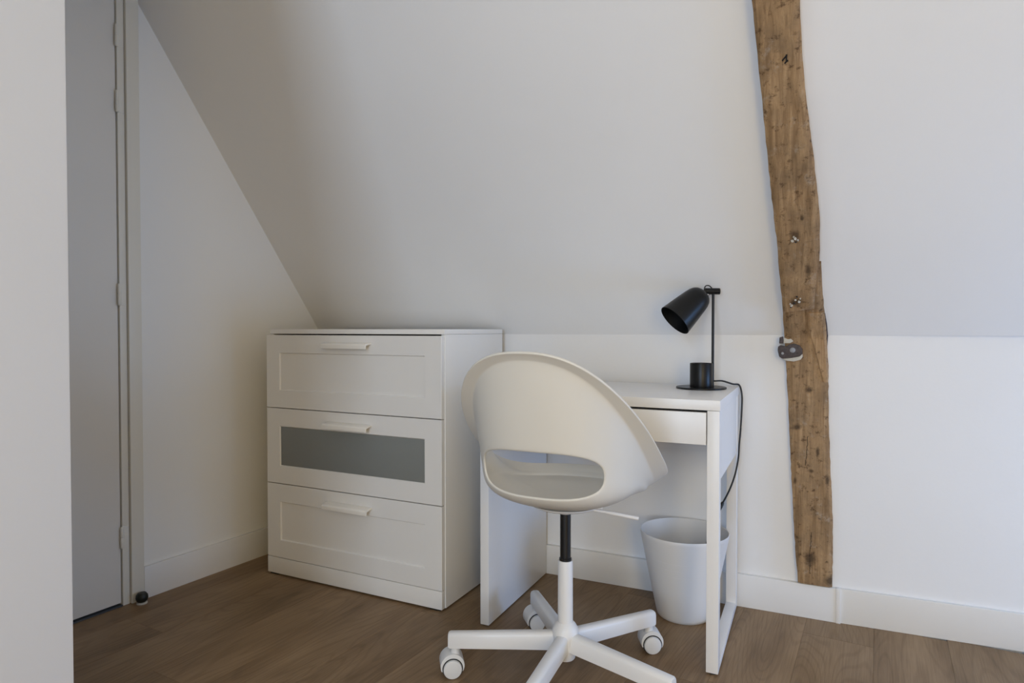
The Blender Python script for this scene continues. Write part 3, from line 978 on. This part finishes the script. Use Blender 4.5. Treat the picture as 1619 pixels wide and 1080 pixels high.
cr_d = [K(-0.009, 0.598) + K(-0.016, 0.502) + (0.0012,), K(0.001, 0.285) + K(0.003, 0.150) + (0.0012,)]
mat_u = beam_wood('old_oak_upper', kn_u, [])
mat_d = beam_wood('old_oak_lower', kn_d, cr_d)
mat_w = beam_wood('old_oak_splice', [], [], 1.25)
timber('lower_timber', mat_d, DL, DR, 0.115, 1.150, 64, 10, 0.024, 0.0016, 'bend', 0.0)
timber('upper_timber', mat_u, UL, UR, 1.003, 2.42, 84, 10, 0.045, 0.0016, 'slope', 0.012)
# pale splice wedge set over the right half of the joint
WL = [(0.034, 0.770), (0.026, 0.80), (0.004, 0.88), (-0.010, 0.932), (-0.018, 1.02)]
WRt = [(x - 0.001, z) for x, z in DR]
timber('splice_wedge', mat_w, WL, WRt, 0.775, 1.012, 18, 6, 0.0285, 0.0008, 'bend', 0.0)

def on_upper(x, z, lift=0.0):
    p = Vector((x, WY - (z - KZ) / SL, z)) + NS * 0.0
    y = p.y - 0.045 / math.sin(th)
    return Vector((x, y, z)) + NS * lift
# chips of plaster in the nailing holes; dark patches stand in for shade inside
def chip(x, z, r, upper=True, mat='chip', hgt=0.004):
    bm = bmesh.new()
    c = (on_upper(x, z, 0.0) if upper else Vector((x, WY - 0.026, z))) - BO
    n = NS if upper else Vector((0, -1, 0))
    X, Y, Dn = frame_of(n)
    k = random.randint(5, 7)
    ph = random.uniform(0, 6)
    lo, hi = [], []
    for q in range(k):
        a = ph + 2 * PI * q / k
        rr_ = r * random.uniform(0.65, 1.15)
        v = X * math.cos(a) * rr_ + Y * math.sin(a) * rr_
        lo.append(bm.verts.new(c + v - n * 0.003)); hi.append(bm.verts.new(c + v * 0.7 + n * hgt * random.uniform(0.5, 1.1)))
    bm.faces.new(hi); bm.faces.new(list(reversed(lo)))
    for q in range(k):
        bm.faces.new((lo[q], lo[(q + 1) % k], hi[(q + 1) % k], hi[q]))
    return finish(bm, 'plaster_chip' if mat == 'chip' else 'hole_shade', mat, bmr)
for (x, z, r) in ((-0.054, 1.203, 0.0060), (-0.046, 1.209, 0.0055), (-0.039, 1.205, 0.0042), (-0.050, 1.214, 0.0035), (-0.058, 1.019, 0.0055), (-0.036, 1.030, 0.0062), (-0.047, 1.036, 0.0042), (-0.033, 1.040, 0.0040), (-0.062, 1.024, 0.0035)):
    chip(x, z, r)
for (x, z, r) in ((-0.051, 1.026, 0.0065), (-0.043, 1.045, 0.0040), (-0.060, 1.014, 0.0040), (-0.045, 1.200, 0.0045)):
    chip(x, z, r, True, 'rubber_and_shade', 0.0015)  # dark patches, the shade of the recesses put in as colour
# hand-written mark near the top of the timber
def stroke(pts, w):
    bm = bmesh.new()
    prevv = None
    P = [Vector(p) for p in pts]
    for i, p in enumerate(P):
        d = (P[min(i + 1, len(P) - 1)] - P[max(i - 1, 0)]).normalized()
        s = Vector((d.y, -d.x)) * w / 2
        q = []
        for lift in (0.0028, -0.002):
            for sg in (-1, 1):
                c = p + s * sg if len(p) == 2 else p
                q.append(bm.verts.new(on_upper(c[0], c[1], lift) - BO))
        if prevv:
            a, b = prevv, q
            bm.faces.new((a[0], a[1], b[1], b[0])); bm.faces.new((a[2], b[2], b[3], a[3]))
            bm.faces.new((a[0], b[0], b[2], a[2])); bm.faces.new((a[1], a[3], b[3], b[1]))
        else:
            bm.faces.new((q[0], q[2], q[3], q[1]))
        prevv = q
    bm.faces.new((prevv[0], prevv[1], prevv[3], prevv[2]))
    return finish(bm, 'ink_stroke', 'ink', bmr)
mx_, mz_ = -0.0665, 1.621
stroke([(mx_ + 0.0042, mz_ + 0.0085), (mx_ + 0.0034, mz_ + 0.002), (mx_ + 0.0036, mz_ - 0.0042)], 0.0036)
stroke([(mx_ + 0.0030, mz_ + 0.0060), (mx_ - 0.001, mz_ + 0.0025), (mx_ - 0.0062, mz_ - 0.0025)], 0.0030)
stroke([(mx_ + 0.0072, mz_ - 0.0034), (mx_ + 0.003, mz_ - 0.0052), (mx_ - 0.0008, mz_ - 0.0082)], 0.0030)

tube('bark_edge', M['iron'], [tuple(Vector(p) - BO) for p in ((0.036, 2.262, 0.995), (0.0405, 2.278, 0.962), (0.0440, 2.298, 0.925), (0.0440, 2.304, 0.890))], [0.0018, 0.0032, 0.0034, 0.0015], 7, bmr)
# iron strap end screwed to the joint
br = empty('iron_bracket', (0, 0, 0), 0, bmr)
fy = WY - 0.027 - BO.y
def bk(nm, mat, pts, d0, d1, bev):
    return prism(nm, mat, [(x - BO.x, z - BO.z) for x, z in pts], fy - d1, fy - d0, 'y', br, bev)
bk('strap', 'iron', [(-0.100, 0.888), (-0.094, 0.892), (-0.074, 0.888), (-0.066, 0.896), (-0.052, 0.898), (-0.036, 0.893), (-0.027, 0.880), (-0.027, 0.866), (-0.036, 0.858), (-0.060, 0.852), (-0.088, 0.849), (-0.096, 0.855), (-0.101, 0.876)], -0.02, 0.014, 0.0022)
bk('strap_tab', 'iron', [(-0.097, 0.898), (-0.096, 0.918), (-0.086, 0.921), (-0.084, 0.898)], -0.02, 0.006, 0.0015)
bk('mortar', 'chip', [(-0.086, 0.849), (-0.060, 0.8515), (-0.036, 0.857), (-0.027, 0.865), (-0.026, 0.856), (-0.032, 0.846), (-0.052, 0.840), (-0.076, 0.842)], -0.004, 0.010, 0.002)
bk('mortar', 'chip', [(-0.084, 0.899), (-0.083, 0.918), (-0.070, 0.912), (-0.062, 0.914), (-0.054, 0.906), (-0.064, 0.899)], -0.004, 0.004, 0.0012)
lathe('screw_head', 'screw', [(0.0085, 0), (0.0085, 0.0015), (0.006, 0.0035), (0, 0.0042)], (-0.056 - BO.x, fy - 0.0138, 0.877 - BO.z), (0, -1, 0), 18, br)
lathe('screw_head', 'screw', [(0.0042, 0), (0.0042, 0.001), (0, 0.0022)], (-0.086 - BO.x, fy - 0.0138, 0.866 - BO.z), (0, -1, 0), 14, br)

# ------------------------------------------------------------------ door stop on the floor
ds = empty('door_stop', (-2.086, 1.463, 0))
tag(ds, 'small black round door stop on the floor at the door frame', 'door stop')
lathe('stop_base', 'chip', [(0, 0), (0.017, 0), (0.017, 0.004), (0.012, 0.006), (0, 0.006)], parent=ds, seg=24)
lathe('stop_head', 'doorstop', [(0, 0.005), (0.012, 0.006), (0.017, 0.011), (0.0195, 0.020), (0.0185, 0.030), (0.013, 0.037), (0, 0.0395)], parent=ds, seg=28)
